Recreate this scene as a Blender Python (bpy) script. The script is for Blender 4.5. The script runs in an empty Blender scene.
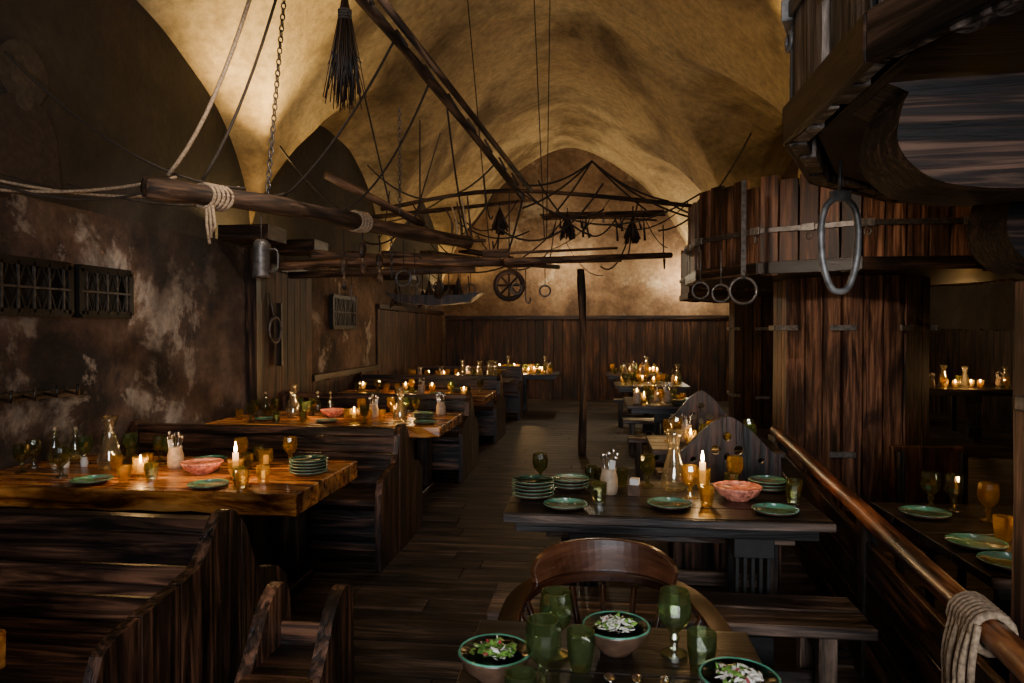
import bpy, math, random
from mathutils import Vector, Matrix
R = random.Random(7)
V = Vector
COL = bpy.context.scene.collection

# ------------------------------------------------------------------ mesh kit
class MB:
    def __init__(s):
        s.v=[]; s.f=[]; s.m=[]; s.g=[]; s.t=[]; s.mats=[]; s.sm=[]
    def mi(s,mat):
        if mat not in s.mats: s.mats.append(mat)
        return s.mats.index(mat)
    def add(s,verts,faces,mat,gc=None,tone=None,smooth=False):
        o=len(s.v); k=s.mi(mat)
        if tone is None: tone=R.uniform(.65,1.2)
        off=V((R.uniform(0,50),R.uniform(0,50),R.uniform(0,50)))
        if gc is None: gc=[V(p) for p in verts]
        for p,g in zip(verts,gc):
            s.v.append(tuple(p)); s.g.append(tuple(V(g)+off)); s.t.append(tone)
        for f in faces:
            s.f.append([i+o for i in f]); s.m.append(k); s.sm.append(smooth)
    def board(s,p0,p1,w,t,mat,wd=(0,0,1),segs=1,jit=0.0,tone=None,w1=None):
        p0=V(p0); p1=V(p1); D=p1-p0; L=D.length; d=D.normalized(); W=V(wd)
        W=(W-d*W.dot(d))
        if W.length<1e-5: W=V((1,0,0))-d*d.x
        W.normalize(); T=d.cross(W)
        vs=[];gc=[];fs=[]
        for i in range(segs+1):
            a=i/segs; ww=w if w1 is None else w+(w1-w)*a
            for (sw,st) in ((-1,-1),(1,-1),(1,1),(-1,1)):
                jw=R.uniform(-jit,jit); jt=R.uniform(-jit,jit)*.4
                cw=sw*ww/2+jw; ct=st*t/2+jt
                vs.append(p0+D*a+W*cw+T*ct); gc.append(V((L*a,cw,ct)))
        for i in range(segs):
            b=4*i
            for k in range(4):
                k2=(k+1)%4
                fs.append([b+k,b+k2,b+4+k2,b+4+k])
        fs.append([3,2,1,0]); e=4*segs; fs.append([e,e+1,e+2,e+3])
        s.add(vs,fs,mat,gc,tone)
    def strip(s,pts,ws,t,up,mat,tone=1):
        N=len(pts); vs=[];gc=[];fs=[];L=0; up=V(up)
        if not hasattr(ws,'__len__'): ws=[ws]*N
        for i,p in enumerate(pts):
            if i: L+=(p-pts[i-1]).length
            d=(pts[min(i+1,N-1)]-pts[max(i-1,0)]).normalized()
            W=(up-d*up.dot(d)).normalized(); T=d.cross(W)
            for (a,b) in ((-1,-1),(1,-1),(1,1),(-1,1)):
                vs.append(p+W*a*ws[i]/2+T*b*t/2); gc.append(V((L,a*ws[i]/2,b*t/2)))
        for i in range(N-1):
            for k in range(4):
                k2=(k+1)%4; fs.append([4*i+k,4*i+k2,4*i+4+k2,4*i+4+k])
        fs.append([3,2,1,0]); e=4*(N-1); fs.append([e,e+1,e+2,e+3]); s.add(vs,fs,mat,gc,tone)
    def box(s,lo,hi,mat,tone=None):
        lo=V(lo);hi=V(hi);c=(lo+hi)/2;z=hi-lo
        ax=max(range(3),key=lambda i:z[i])
        p0=c.copy();p1=c.copy();p0[ax]=lo[ax];p1[ax]=hi[ax]
        o=[i for i in range(3) if i!=ax]
        W=V((0,0,0));W[o[1]]=1
        s.board(p0,p1,z[o[1]],z[o[0]],mat,W,tone=tone)
    def tube(s,pts,rad,mat,n=8,tone=None,smooth=True,cap=True):
        pts=[V(p) for p in pts]; N=len(pts)
        if not hasattr(rad,'__len__'): rad=[rad]*N
        vs=[];gc=[];fs=[];L=0;up=None
        for i,p in enumerate(pts):
            if i>0: L+=(p-pts[i-1]).length
            d=(pts[min(i+1,N-1)]-pts[max(i-1,0)])
            if d.length<1e-7: d=V((0,0,1))
            d.normalize()
            if up is None:
                up=V((0,0,1)) if abs(d.z)<.9 else V((1,0,0))
            a=up-d*up.dot(d); a.normalize(); up=a; b=d.cross(a)
            for k in range(n):
                t=2*math.pi*k/n; o=(a*math.cos(t)+b*math.sin(t))*rad[i]
                vs.append(p+o); gc.append(V((L,math.cos(t)*rad[i],math.sin(t)*rad[i])))
        for i in range(N-1):
            for k in range(n):
                k2=(k+1)%n; fs.append([i*n+k,i*n+k2,(i+1)*n+k2,(i+1)*n+k])
        if cap:
            fs.append(list(range(n))[::-1]); fs.append([(N-1)*n+k for k in range(n)])
        s.add(vs,fs,mat,gc,tone,smooth)
    def ring(s,c,r,rr,mat,ax='y',n=20,sz=1.0):
        c=V(c);pts=[]
        for i in range(n+1):
            t=2*math.pi*i/n; a=math.cos(t)*r; b=math.sin(t)*r*sz
            pts.append(c+(V((a,0,b)) if ax=='y' else V((0,a,b)) if ax=='x' else V((a,b,0))))
        s.tube(pts,rr,mat,6,cap=False)
    def lathe(s,prof,mat,n=14,at=(0,0,0),M=None,smooth=True,tone=None):
        at=V(at);vs=[];fs=[]
        for (r,z) in prof:
            for k in range(n):
                t=2*math.pi*k/n
                p=V((r*math.cos(t),r*math.sin(t),z))
                if M: p=M@p
                vs.append(p+at)
        for i in range(len(prof)-1):
            for k in range(n):
                k2=(k+1)%n; fs.append([i*n+k,i*n+k2,(i+1)*n+k2,(i+1)*n+k])
        if prof[0][0]>1e-4: fs.append(list(range(n))[::-1])
        if prof[-1][0]>1e-4 : fs.append([(len(prof)-1)*n+k for k in range(n)])
        s.add(vs,fs,mat,None,tone,smooth)
    def blob(s,c,r,mat,sx=1,sy=1,sz=1,n=8,tone=None):
        prof=[(max(1e-5,r*math.sin(math.pi*i/6)),-r*math.cos(math.pi*i/6)) for i in range(7)]
        s.lathe(prof,mat,n,c,Matrix.Diagonal((sx,sy,sz)),True,tone)
    def shape(s,outs,thick,M,mat,tone=None,horiz=False):
        cu=bpy.data.curves.new('tmp','CURVE'); cu.dimensions='2D'; cu.fill_mode='BOTH'; cu.extrude=thick/2
        for o in outs:
            sp=cu.splines.new('POLY'); sp.points.add(len(o)-1); sp.use_cyclic_u=True
            for i,p in enumerate(o): sp.points[i].co=(p[0],p[1],0,1)
        ob=bpy.data.objects.new('tmp',cu); COL.objects.link(ob)
        dg=bpy.context.evaluated_depsgraph_get(); dg.update()
        me=bpy.data.meshes.new_from_object(ob.evaluated_get(dg))
        vs=[M@v.co for v in me.vertices]; gc=[V((v.co.x,v.co.y,v.co.z)) if horiz else V((v.co.y,v.co.x,v.co.z)) for v in me.vertices]
        fs=[list(p.vertices) for p in me.polygons]
        s.add(vs,fs,mat,gc,tone)
        bpy.data.objects.remove(ob); bpy.data.curves.remove(cu); bpy.data.meshes.remove(me)
    def mesh(s,name):
        me=bpy.data.meshes.new(name); me.from_pydata(s.v,[],s.f)
        for m in s.mats: me.materials.append(m)
        me.polygons.foreach_set('material_index',s.m)
        me.polygons.foreach_set('use_smooth',s.sm)
        a=me.attributes.new('gc','FLOAT_VECTOR','POINT'); a.data.foreach_set('vector',[c for g in s.g for c in g])
        a=me.attributes.new('tone','FLOAT','POINT'); a.data.foreach_set('value',s.t)
        me.update(); return me
    def obj(s,name,loc=(0,0,0),rz=0,bevel=0):
        return place(s.mesh(name),name,loc,rz,bevel)
def place(me,name,loc,rz=0,bevel=0):
    ob=bpy.data.objects.new(name,me); ob.location=loc; ob.rotation_euler=(0,0,rz); COL.objects.link(ob)
    if bevel:
        b=ob.modifiers.new('bev','BEVEL'); b.width=bevel; b.segments=1; b.limit_method='ANGLE'; b.angle_limit=.8
    return ob
def crom(pts,k=5,closed=False):
    n=len(pts);o=[]
    rng=range(n) if closed else range(n-1)
    for i in rng:
        g=(lambda j:V(pts[j%n])) if closed else (lambda j:V(pts[min(max(j,0),n-1)]))
        a,b,c,d=g(i-1),g(i),g(i+1),g(i+2)
        for q in range(k):
            t=q/k
            o.append(.5*((2*b)+(c-a)*t+(2*a-5*b+4*c-d)*t*t+(3*b-a-3*c+d)*t**3))
    if not closed:o.append(V(pts[-1]))
    return o
def sagrope(mb,p0,p1,sag,r,mat,n=14):
    p0=V(p0);p1=V(p1)
    mb.tube([p0.lerp(p1,i/n)-V((0,0,sag*4*(i/n)*(1-i/n))) for i in range(n+1)],r,mat,6)
def chain(mb,p0,p1,mat,link=.055,rr=.006):
    p0=V(p0);p1=V(p1);D=p1-p0;n=int(D.length/(link*.75))
    for i in range(n):
        mb.ring(p0+D*(i+.5)/n,link*.3,rr,mat,'y' if i%2 else 'x',8,1.6)

# ------------------------------------------------------------------ materials
def newmat(name):
    m=bpy.data.materials.new(name); m.use_nodes=True; nt=m.node_tree; nt.nodes.clear()
    o=nt.nodes.new('ShaderNodeOutputMaterial'); b=nt.nodes.new('ShaderNodeBsdfPrincipled')
    nt.links.new(b.outputs[0],o.inputs[0]); return m,nt,b,o
def ramp(nt,src,stops):
    r=nt.nodes.new('ShaderNodeValToRGB'); e=r.color_ramp.elements
    while len(e)<len(stops): e.new(.5)
    for el,(p,c) in zip(e,stops): el.position=p; el.color=(c[0],c[1],c[2],1)
    nt.links.new(src,r.inputs[0]); return r.outputs[0]
def noise(nt,vec,scale,detail=5,dist=0,rough=.55,map=None):
    if map:
        mp=nt.nodes.new('ShaderNodeMapping'); mp.inputs['Scale'].default_value=map; nt.links.new(vec,mp.inputs[0]); vec=mp.outputs[0]
    n=nt.nodes.new('ShaderNodeTexNoise'); n.inputs['Scale'].default_value=scale; n.inputs['Detail'].default_value=detail
    n.inputs['Distortion'].default_value=dist; n.inputs['Roughness'].default_value=rough
    nt.links.new(vec,n.inputs['Vector']); return n.outputs['Fac']
def mixc(nt,a,b,fac,mode='MIX'):
    m=nt.nodes.new('ShaderNodeMix'); m.data_type='RGBA'; m.blend_type=mode
    for s,i in ((fac,0),(a,6),(b,7)):
        if hasattr(s,'links'): nt.links.new(s,m.inputs[i])
        elif i==0: m.inputs[0].default_value=s
        else: m.inputs[i].default_value=(s[0],s[1],s[2],1)
    return m.outputs[2]
def bump(nt,b,h,st,dist=.01):
    n=nt.nodes.new('ShaderNodeBump'); n.inputs['Strength'].default_value=st; n.inputs['Distance'].default_value=dist
    nt.links.new(h,n.inputs['Height']); nt.links.new(n.outputs[0],b.inputs['Normal'])
def attr(nt,n):
    a=nt.nodes.new('ShaderNodeAttribute'); a.attribute_name=n; return a
def wood(name,c0,c1,c2,rough=.5,grain=28,bp=.5,spec=.4):
    m,nt,b,o=newmat(name); g=attr(nt,'gc').outputs['Vector']
    f=noise(nt,g,1,6,.8,.6,(1.6,grain,grain)); f2=noise(nt,g,1,4,.4,.55,(1.6,5,5))
    c=ramp(nt,f,[(.38,c0),(.5,c1),(.64,c2)])
    c=mixc(nt,c,ramp(nt,f2,[(.36,(.16,.14,.14)),(.6,(1.15,1.12,1.1))]),1,'MULTIPLY')
    t=attr(nt,'tone').outputs['Fac']
    cc=nt.nodes.new('ShaderNodeCombineColor')
    for i in range(3): nt.links.new(t,cc.inputs[i])
    c=mixc(nt,c,cc.outputs[0],1,'MULTIPLY')
    nt.links.new(c,b.inputs['Base Color'])
    rr=nt.nodes.new('ShaderNodeMapRange'); rr.inputs['To Min'].default_value=rough-.12; rr.inputs['To Max'].default_value=rough+.2
    nt.links.new(f,rr.inputs[0]); nt.links.new(rr.outputs[0],b.inputs['Roughness'])
    b.inputs['Specular IOR Level'].default_value=spec
    bump(nt,b,f,bp,.006); return m
def plain(name,c,rough=.5,metal=0,nz=.25,scale=30,bp=.1):
    m,nt,b,o=newmat(name); tc=nt.nodes.new('ShaderNodeTexCoord').outputs['Object']
    f=noise(nt,tc,scale,4); k=1-nz
    col=ramp(nt,f,[(.35,[x*k for x in c]),(.65,[min(1,x*(1+nz)) for x in c])])
    nt.links.new(col,b.inputs['Base Color']); b.inputs['Roughness'].default_value=rough; b.inputs['Metallic'].default_value=metal
    if bp: bump(nt,b,f,bp,.003)
    return m
def glass(name,c,gl=.12,tr=.25):
    m,nt,b,o=newmat(name); nt.nodes.remove(b)
    t=nt.nodes.new('ShaderNodeBsdfTransparent'); t.inputs[0].default_value=(*c,1)
    g=nt.nodes.new('ShaderNodeBsdfGlossy'); g.inputs[0].default_value=(.9,.9,.85,1); g.inputs['Roughness'].default_value=.06
    d=nt.nodes.new('ShaderNodeBsdfTranslucent'); d.inputs[0].default_value=(c[0]**2,c[1]**2,c[2]**2,1)
    m1=nt.nodes.new('ShaderNodeMixShader'); m1.inputs[0].default_value=tr; nt.links.new(t.outputs[0],m1.inputs[1]); nt.links.new(d.outputs[0],m1.inputs[2])
    fr=nt.nodes.new('ShaderNodeLayerWeight'); fr.inputs[0].default_value=.35
    mr=nt.nodes.new('ShaderNodeMapRange'); mr.inputs['To Min'].default_value=gl*.5; mr.inputs['To Max'].default_value=.65; nt.links.new(fr.outputs['Fresnel'],mr.inputs[0])
    m2=nt.nodes.new('ShaderNodeMixShader'); nt.links.new(mr.outputs[0],m2.inputs[0]); nt.links.new(m1.outputs[0],m2.inputs[1]); nt.links.new(g.outputs[0],m2.inputs[2])
    nt.links.new(m2.outputs[0],o.inputs[0]); return m
def emis(name,c,s):
    m,nt,b,o=newmat(name); b.inputs['Base Color'].default_value=(*c,1); b.inputs['Emission Color'].default_value=(*c,1); b.inputs['Emission Strength'].default_value=s; return m
def plaster(name,stopsA,patch,pth,dark,bp=.5,s1=.9,soft=.05,ps=1.15,dth=(.38,.6)):
    m,nt,b,o=newmat(name); tc=nt.nodes.new('ShaderNodeTexCoord').outputs['Object']
    a=ramp(nt,noise(nt,tc,s1,8,.4,.62),stopsA)
    p=ramp(nt,noise(nt,tc,ps,9,.25,.68),[(pth,(0,0,0)),(pth+soft,(1,1,1))])
    c=mixc(nt,a,patch,p)
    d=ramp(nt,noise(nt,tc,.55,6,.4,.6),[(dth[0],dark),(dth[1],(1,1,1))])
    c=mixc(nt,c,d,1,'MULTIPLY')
    fine=noise(nt,tc,11,8,0,.7)
    c=mixc(nt,c,ramp(nt,fine,[(.32,(.62,.62,.62)),(.62,(1.08,1.08,1.08))]),1,'MULTIPLY')
    nt.links.new(c,b.inputs['Base Color']); b.inputs['Roughness'].default_value=.85
    bump(nt,b,fine,bp,.03); return m

W_DARK=wood('wood_dark',(.005,.003,.002),(.024,.012,.007),(.078,.040,.022),.40)
W_BLACK=wood('wood_black',(.003,.0025,.002),(.012,.009,.0075),(.04,.03,.024),.32)
W_FLOOR=wood('wood_floor',(.010,.007,.005),(.045,.030,.021),(.125,.086,.062),.58,22,.9,.3)
W_WALL=wood('wood_panel',(.012,.004,.002),(.052,.020,.009),(.14,.060,.028),.55)
W_PIL=wood('wood_pillar',(.022,.008,.004),(.13,.056,.029),(.33,.165,.092),.5)
W_GREY=wood('wood_weathered',(.010,.007,.005),(.088,.064,.048),(.30,.24,.19),.55,26,1.2,.3)
W_OR=wood('wood_honey',(.12,.03,.005),(.46,.17,.03),(.74,.35,.08),.24,14,.25,.6)
W_RED=wood('wood_red_rail',(.02,.006,.003),(.15,.043,.016),(.44,.17,.062),.28,20,.4,.6)
W_LOG=wood('wood_log',(.02,.011,.006),(.09,.048,.026),(.26,.15,.085),.7,18,.9)
W_BENCH=wood('wood_bench',(.013,.008,.005),(.082,.051,.034),(.25,.165,.115),.40,22,.8)
W_SET=wood('wood_settle',(.003,.0015,.001),(.030,.0135,.0075),(.145,.064,.033),.36,22,1.2,.4)
ROPE=plain('rope_fibre',(.30,.21,.13),.9,0,.4,80,.6)
ROPED=plain('rope_dark',(.03,.02,.013),.9,0,.4,80,.4)
IRON=plain('iron_old',(.10,.09,.085),.45,.7,.4,25,.4)
IRONL=plain('iron_worn',(.20,.185,.17),.5,.6,.4,30,.4)
BLACK=plain('black_metal',(.012,.011,.010),.45,.3)
CEIL=plaster('plaster_vault',[(.3,(.36,.24,.10)),(.5,(.56,.41,.20)),(.7,(.68,.53,.28))],(.38,.27,.12),.60,(.30,.26,.21),.4,.5,.12,1.15,(.36,.54))  # stained plaster; dark noise blotches also stand in for shade on the vault
WALLP=plaster('plaster_wall_left',[(.38,(.020,.012,.009)),(.5,(.115,.062,.039)),(.64,(.22,.138,.094))],(.46,.38,.31),.53,(.14,.12,.11),1.0,1.5,.06,1.3)
WALLU=plaster('plaster_dark',[(.3,(.018,.014,.010)),(.5,(.042,.030,.019)),(.7,(.068,.050,.031))],(.055,.030,.019),.6,(.5,.5,.5),.6,.9,.1)  # darker plaster for the upper left, right and back walls
WALLF=plaster('plaster_wall_far',[(.3,(.10,.055,.03)),(.5,(.27,.165,.09)),(.7,(.42,.30,.18))],(.46,.36,.24),.58,(.35,.3,.25),.6)
G_GRN=glass('glass_green',(.68,.76,.57),tr=.13,gl=.26); G_AMB=glass('glass_amber',(.93,.80,.48),tr=.16,gl=.18); G_CLR=glass('glass_clear',(.93,.90,.82),tr=.07,gl=.2); G_DKG=glass('glass_olive',(.64,.64,.44),tr=.12,gl=.24)
C_GRN=plain('ceramic_green',(.08,.29,.19),.16,0,.35,25,0); C_BRN=plain('ceramic_brown',(.09,.05,.03),.3,0,.3,25,0)
C_RED=plain('ceramic_pink_pattern',(.72,.22,.14),.3,0,.6,45,0); CREAM=plain('cream_ceramic',(.38,.27,.17),.6); WHITE=plain('napkin_white',(.6,.57,.52),.8,0,.05)
HORN=plain('antler_horn',(.26,.19,.12),.7)
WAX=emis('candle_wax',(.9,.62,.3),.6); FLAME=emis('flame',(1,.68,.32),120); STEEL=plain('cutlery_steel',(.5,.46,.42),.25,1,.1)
LEAF=plain('salad_leaf',(.17,.36,.06),.4,0,.5,60,.2); LEAFD=plain('salad_leaf_dark',(.07,.18,.03),.4,0,.4,60,.2); CHEESE=plain('salad_white',(.8,.78,.68),.6,0,.1,60); BEET=plain('salad_red',(.40,.05,.06),.4)
LEATHER=wood('chair_mahogany',(.05,.017,.008),(.095,.033,.015),(.17,.064,.028),.2,12,.06,.7)

# ------------------------------------------------------------------ room
XL,XC,XR=-3.6,2.4,6.6; YB,YF=-2.6,16.2
BAYS=[-2.6,1.8,7.0,11.6,16.2]; Z0=2.6
def zc(x,y):
    if x<XC: c,w=(XL+XC)/2,(XC-XL)/2
    else: c,w=(XR+XC)/2,(XR-XC)/2
    t=min(1,abs(x-c)/w)
    for i in range(4):
        if y<=BAYS[i+1] or i==3:
            a,b=BAYS[i],BAYS[i+1];break
    s=min(1,abs(y-(a+b)/2)/((b-a)/2))
    zA=3.2*max(0,1-t**1.6)**.72
    zB=(1.7+1.45*(1-t))*math.sqrt(max(0,1-s*s))
    return Z0+max(zA,zB)
nx,ny=200,380
vs=[];fs=[]
for j in range(ny+1):
    y=YB+(YF-YB)*j/ny
    for i in range(nx+1):
        x=XL+(XR-XL)*i/nx
        wob=.018*math.sin(x*2.3+y*1.1)+.014*math.sin(x*4.1-y*3.3)+.008*math.sin(y*7+x*5)
        vs.append((x,y,zc(x,y)+wob))
for j in range(ny):
    for i in range(nx):
        a=j*(nx+1)+i; fs.append([a,a+nx+1,a+nx+2,a+1])
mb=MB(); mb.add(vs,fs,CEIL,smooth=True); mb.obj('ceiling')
def wallbox(name,lo,hi,mat):
    m=MB(); m.box(lo,hi,mat,1); return m.obj(name)
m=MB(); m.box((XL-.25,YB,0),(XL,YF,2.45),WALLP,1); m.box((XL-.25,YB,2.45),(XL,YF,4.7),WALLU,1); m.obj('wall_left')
wallbox('wall_far',(XL-.25,YF,0),(XR+.25,YF+.25,6.2),WALLF)
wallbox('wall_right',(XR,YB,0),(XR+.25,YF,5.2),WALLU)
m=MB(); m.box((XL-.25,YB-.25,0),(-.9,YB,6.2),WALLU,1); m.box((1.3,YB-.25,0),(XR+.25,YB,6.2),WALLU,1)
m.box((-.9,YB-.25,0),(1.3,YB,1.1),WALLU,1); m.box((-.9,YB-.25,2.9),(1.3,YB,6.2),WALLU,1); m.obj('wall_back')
m=MB()
for x in (-.87,.2,1.27): m.box((x-.03,YB-.2,1.1),(x+.03,YB-.12,2.9),W_DARK)
for z in (1.13,2.0,2.87): m.box((-.84,YB-.2,z-.03),(1.24,YB-.12,z+.03),W_DARK)
m.obj('added_window_1')  # unseen window added behind the camera as the source for the daylight fill
m=MB(); m.box((XL-.2,YB-.2,-.12),(XR+.2,YF+.2,-.04),W_BLACK,1)
y=YB
while y<YF:
    w=R.uniform(.16,.24); x=XL-.05; y2=min(y+w,YF+.05)
    while x<XR:
        l=R.uniform(1.6,3.4); x2=min(x+l,XR+.05)
        m.board((x+.003,(y+y2)/2,-.018),(x2-.003,(y+y2)/2,-.018),y2-y-.009,.036,W_FLOOR,(0,1,0),3,.0015,R.uniform(.5,1.35)); x=x2
    y=y2
m.obj('floor')
def boards_y(mb,x,y0,y1,h,mat,dx=.035,w=.17):
    y=y0
    while y<y1-.02:
        ww=min(R.uniform(w*.8,w*1.25),y1-y); hh=h+R.uniform(-.02,.02)
        mb.board((x,y+ww/2,0),(x,y+ww/2,hh),ww-.008,dx,mat,(0,1,0),2,.002); y+=ww
def boards_x(mb,y,x0,x1,h,mat,w=.19,z0=0):
    x=x0
    while x<x1-.02:
        ww=min(R.uniform(w*.8,w*1.25),x1-x)
        mb.board((x+ww/2,y,z0),(x+ww/2,y,h+R.uniform(-.02,.02)),ww-.012,.035,mat,(1,0,0),2,.002,R.uniform(.5,1.25)); x+=ww
m=MB(); boards_y(m,XL+.02,6.95,8.5,2.3,W_WALL); boards_y(m,XL+.02,8.5,11.2,.95,W_WALL); boards_y(m,XL+.02,11.2,16.1,1.95,W_WALL)
m.box((XL,8.5,.95),(XL+.07,11.2,1.03),W_DARK); m.box((XL,11.2,1.95),(XL+.07,16.1,2.03),W_DARK)
m.box((XL,6.95,2.26),(XL+.09,8.5,2.33),W_DARK); m.obj('trim_1',bevel=.003)
m=MB(); boards_x(m,YF-.02,XL+.1,XR,1.85,W_WALL); m.box((XL+.1,YF-.07,1.85),(XR,YF,1.93),W_DARK); m.obj('trim_2',bevel=.003)
m=MB(); boards_y(m,XR-.02,YB,YF-.1,1.6,W_DARK,w=.22); m.obj('trim_3')
def grille(name,M,w,h,nb=6):
    m=MB()
    T=lambda a,b,c:M@V((a,b,c))
    for s in (-1,1):
        m.board(T(s*w/2,0,-h/2),T(s*w/2,0,h/2),.05,.06,BLACK,M.to_3x3()@V((1,0,0)))
        m.board(T(-w/2,0,s*h/2),T(w/2,0,s*h/2),.05,.06,BLACK,M.to_3x3()@V((0,0,1)))
    m.board(T(-w/2,.012,0),T(w/2,.012,0),h,.01,BLACK,M.to_3x3()@V((0,0,1)))
    for i in range(nb):
        a=-w/2+w*(i+.5)/nb
        m.board(T(a-w/nb/2,-.02,-h/2),T(a+w/nb/2,-.02,h/2),.012,.01,BLACK,M.to_3x3()@V((1,0,0)))
        m.board(T(a+w/nb/2,-.022,-h/2),T(a-w/nb/2,-.022,h/2),.012,.01,BLACK,M.to_3x3()@V((1,0,0)))
        m.board(T(a,-.024,-h/2),T(a,-.024,h/2),.014,.012,IRON,M.to_3x3()@V((1,0,0)))
    m.board(T(-w/2,-.025,0),T(w/2,-.025,0),.014,.01,IRON,M.to_3x3()@V((0,0,1)))
    m.obj(name)
RX=Matrix.Rotation(math.radians(90),4,'Z')
for (y,z,w,h) in ((4.05,1.87,.62,.32),(4.72,1.87,.52,.32),(9.6,1.85,.9,.42)):
    grille('wall_grille',Matrix.Translation((XL+.045,y,z))@RX,w,h,5)
m=MB(); P1=plain('mural_ochre',(.052,.037,.022),.9);P2=plain('mural_red',(.042,.025,.016),.9);P3=plain('mural_flesh',(.066,.047,.029),.9)
MM=Matrix.Translation((XL+.012,4.05,3.0))@Matrix(((0,0,1,0),(1,0,0,0),(0,1,0,0),(0,0,0,1)))
circ=lambda cx,cy,r,k=1.2:[(cx+r*math.cos(i*math.pi/10),cy+r*k*math.sin(i*math.pi/10)) for i in range(20)]
m.shape([circ(0,.22,.2,1)],.004,MM,P1,1); m.shape([[tuple(p) for p in crom([(-.3,-.45),(-.26,-.1),(-.12,.06),(.12,.06),(.26,-.1),(.3,-.45)],4)]],.006,MM,P2,1)
m.shape([circ(0,.2,.1,1.3)],.010,MM,P3,1); m.shape([circ(0,.06,.07,1)],.008,MM,P3,1)
m.obj('mural_painting')

# ------------------------------------------------------------------ pillars
def ngon(a,N):
    r=a/math.cos(math.pi/N)
    return [V((r*math.cos(math.pi/N+2*math.pi/N*k),r*math.sin(math.pi/N+2*math.pi/N*k),0)) for k in range(N)]
def pillar(cx,cy,zb,zt,ac,ap,matC,matP,NC=12,nb=4,gap=.012,band=W_DARK):
    m=MB(); O=ngon(ac,NC); I=ngon(ac-.06,NC); B=ngon(ac+.03,NC)
    for k in range(NC):
        a,b=O[k],O[(k+1)%NC]; d=(b-a).normalized(); nrm=((a+b)/2).normalized()
        for i in range(nb):
            q=a.lerp(b,(i+.5)/nb)+nrm*R.uniform(-.010,.006); w=(b-a).length/nb-gap
            m.board(q+V((0,0,zb+R.uniform(-.012,.012))),q+V((0,0,zt+R.uniform(-.05,.05))),w,.045,matC,d,5,.003,R.uniform(.45,1.2))
        hh=zt-zb-.08
        m.board(I[k]+V((0,0,zb+.02+hh/2)),I[(k+1)%NC]+V((0,0,zb+.02+hh/2)),hh,.03,W_BLACK,(0,0,1))  # inner backing added to stop uplight leaking through the board gaps
        a3,b3=B[k],B[(k+1)%NC]
        m.board(a3+V((0,0,zb+.36)),b3+V((0,0,zb+.36)),.045,.012,IRON,(0,0,1))
        m.board(a3+V((0,0,zb+.05)),b3+V((0,0,zb+.05)),.10,.025,band,(0,0,1),3,.003)
        for e in ((.5,) if k%2 else (.04,.96)):
            q=a3.lerp(b3,e)
            m.board(q-d*.05+V((0,0,zb+.36)),q+d*.05+V((0,0,zb+.36)),.06,.03,IRONL,(0,0,1))
            m.ring(q+V((0,0,zb+.29)),.025,.007,IRONL,'x' if abs(d.y)>.7 else 'y',10)
    P=ngon(ap,8)
    for k in range(8):
        a,b=P[k],P[(k+1)%8]; d=(b-a).normalized(); n2=3
        for i in range(n2):
            q=a.lerp(b,(i+.5)/n2); w=(b-a).length/n2-.012
            m.board(q,q+V((0,0,zb+.02)),w,.05,matP,d,5,.004,R.uniform(.55,1.25))
        for zz in (.5,1.62):
            q=a*1.05; m.board(q-d*.1+V((0,0,zz)),q+d*.12+V((0,0,zz)),.05,.02,IRONL,(0,0,1))
    vs=[p+V((0,0,zb+.02)) for p in I]+[p+V((0,0,zb+.05)) for p in I]
    m.add(vs,[list(range(NC))[::-1],list(range(NC,2*NC))],W_BLACK)
    m.lathe([(ap-.05,0),(ap-.05,zb)],W_BLACK,8)
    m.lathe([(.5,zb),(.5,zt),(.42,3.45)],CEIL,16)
    return m.obj('wooden_pillar',(cx,cy,0),bevel=.003)
pillar(2.03,1.74,2.12,3.0,1.47,.60,W_GREY,W_PIL,16,4,.016)
pillar(2.42,7.1,2.06,2.84,1.45,.61,W_PIL,W_PIL,12,5)
pillar(2.95,12.4,2.12,3.0,1.4,.6,W_WALL,W_WALL,8,5)
def tusk(x0,y,z0,z1,L,wy,mat):
    m=MB(); h=z1-z0
    pr=[(.012,h*.62),(.03,h*.88),(.07,h*.99),(L,h),(L,h*.12),(.34,h*.04),(.22,0),(.10,h*.06),(.04,h*.22),(.012,h*.42)]
    M=Matrix.Translation((x0,y,z0))@Matrix(((1,0,0,0),(0,0,-1,0),(0,1,0,0),(0,0,0,1)))
    m.shape([[tuple(p[:2]) for p in crom([(a,b,0) for a,b in pr],3,True)]],wy,M,mat,1,True)
    m.board((x0+.30,y-wy/2-.005,z0+.012),(x0+.30,y-wy/2-.005,z1-.01),.03,.008,IRON,(1,0,0))
    return m.obj('corbel_beam',bevel=.02)
W_TUSK=wood('wood_corbel',(.0015,.0008,.0005),(.012,.0055,.003),(.075,.040,.025),.6,34,1.3,.2)
tusk(.57,1.54,1.87,2.085,1.0,.20,W_TUSK)
tusk(1.05,2.06,1.74,2.0,.42,.20,W_TUSK)
m=MB(); m.board((1.235,2.02,0),(1.235,2.02,1.735),.16,.16,W_PIL,(1,0,0),6,.004,1.6)
m.ring((1.15,1.93,1.36),.03,.008,IRONL,'x',10); m.board((1.148,1.95,1.40),(1.148,2.07,1.40),.04,.012,IRONL); m.board((1.17,1.935,1.42),(1.30,1.935,1.42),.05,.012,IRONL,(0,0,1)); m.obj('wooden_post',bevel=.006)

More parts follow.
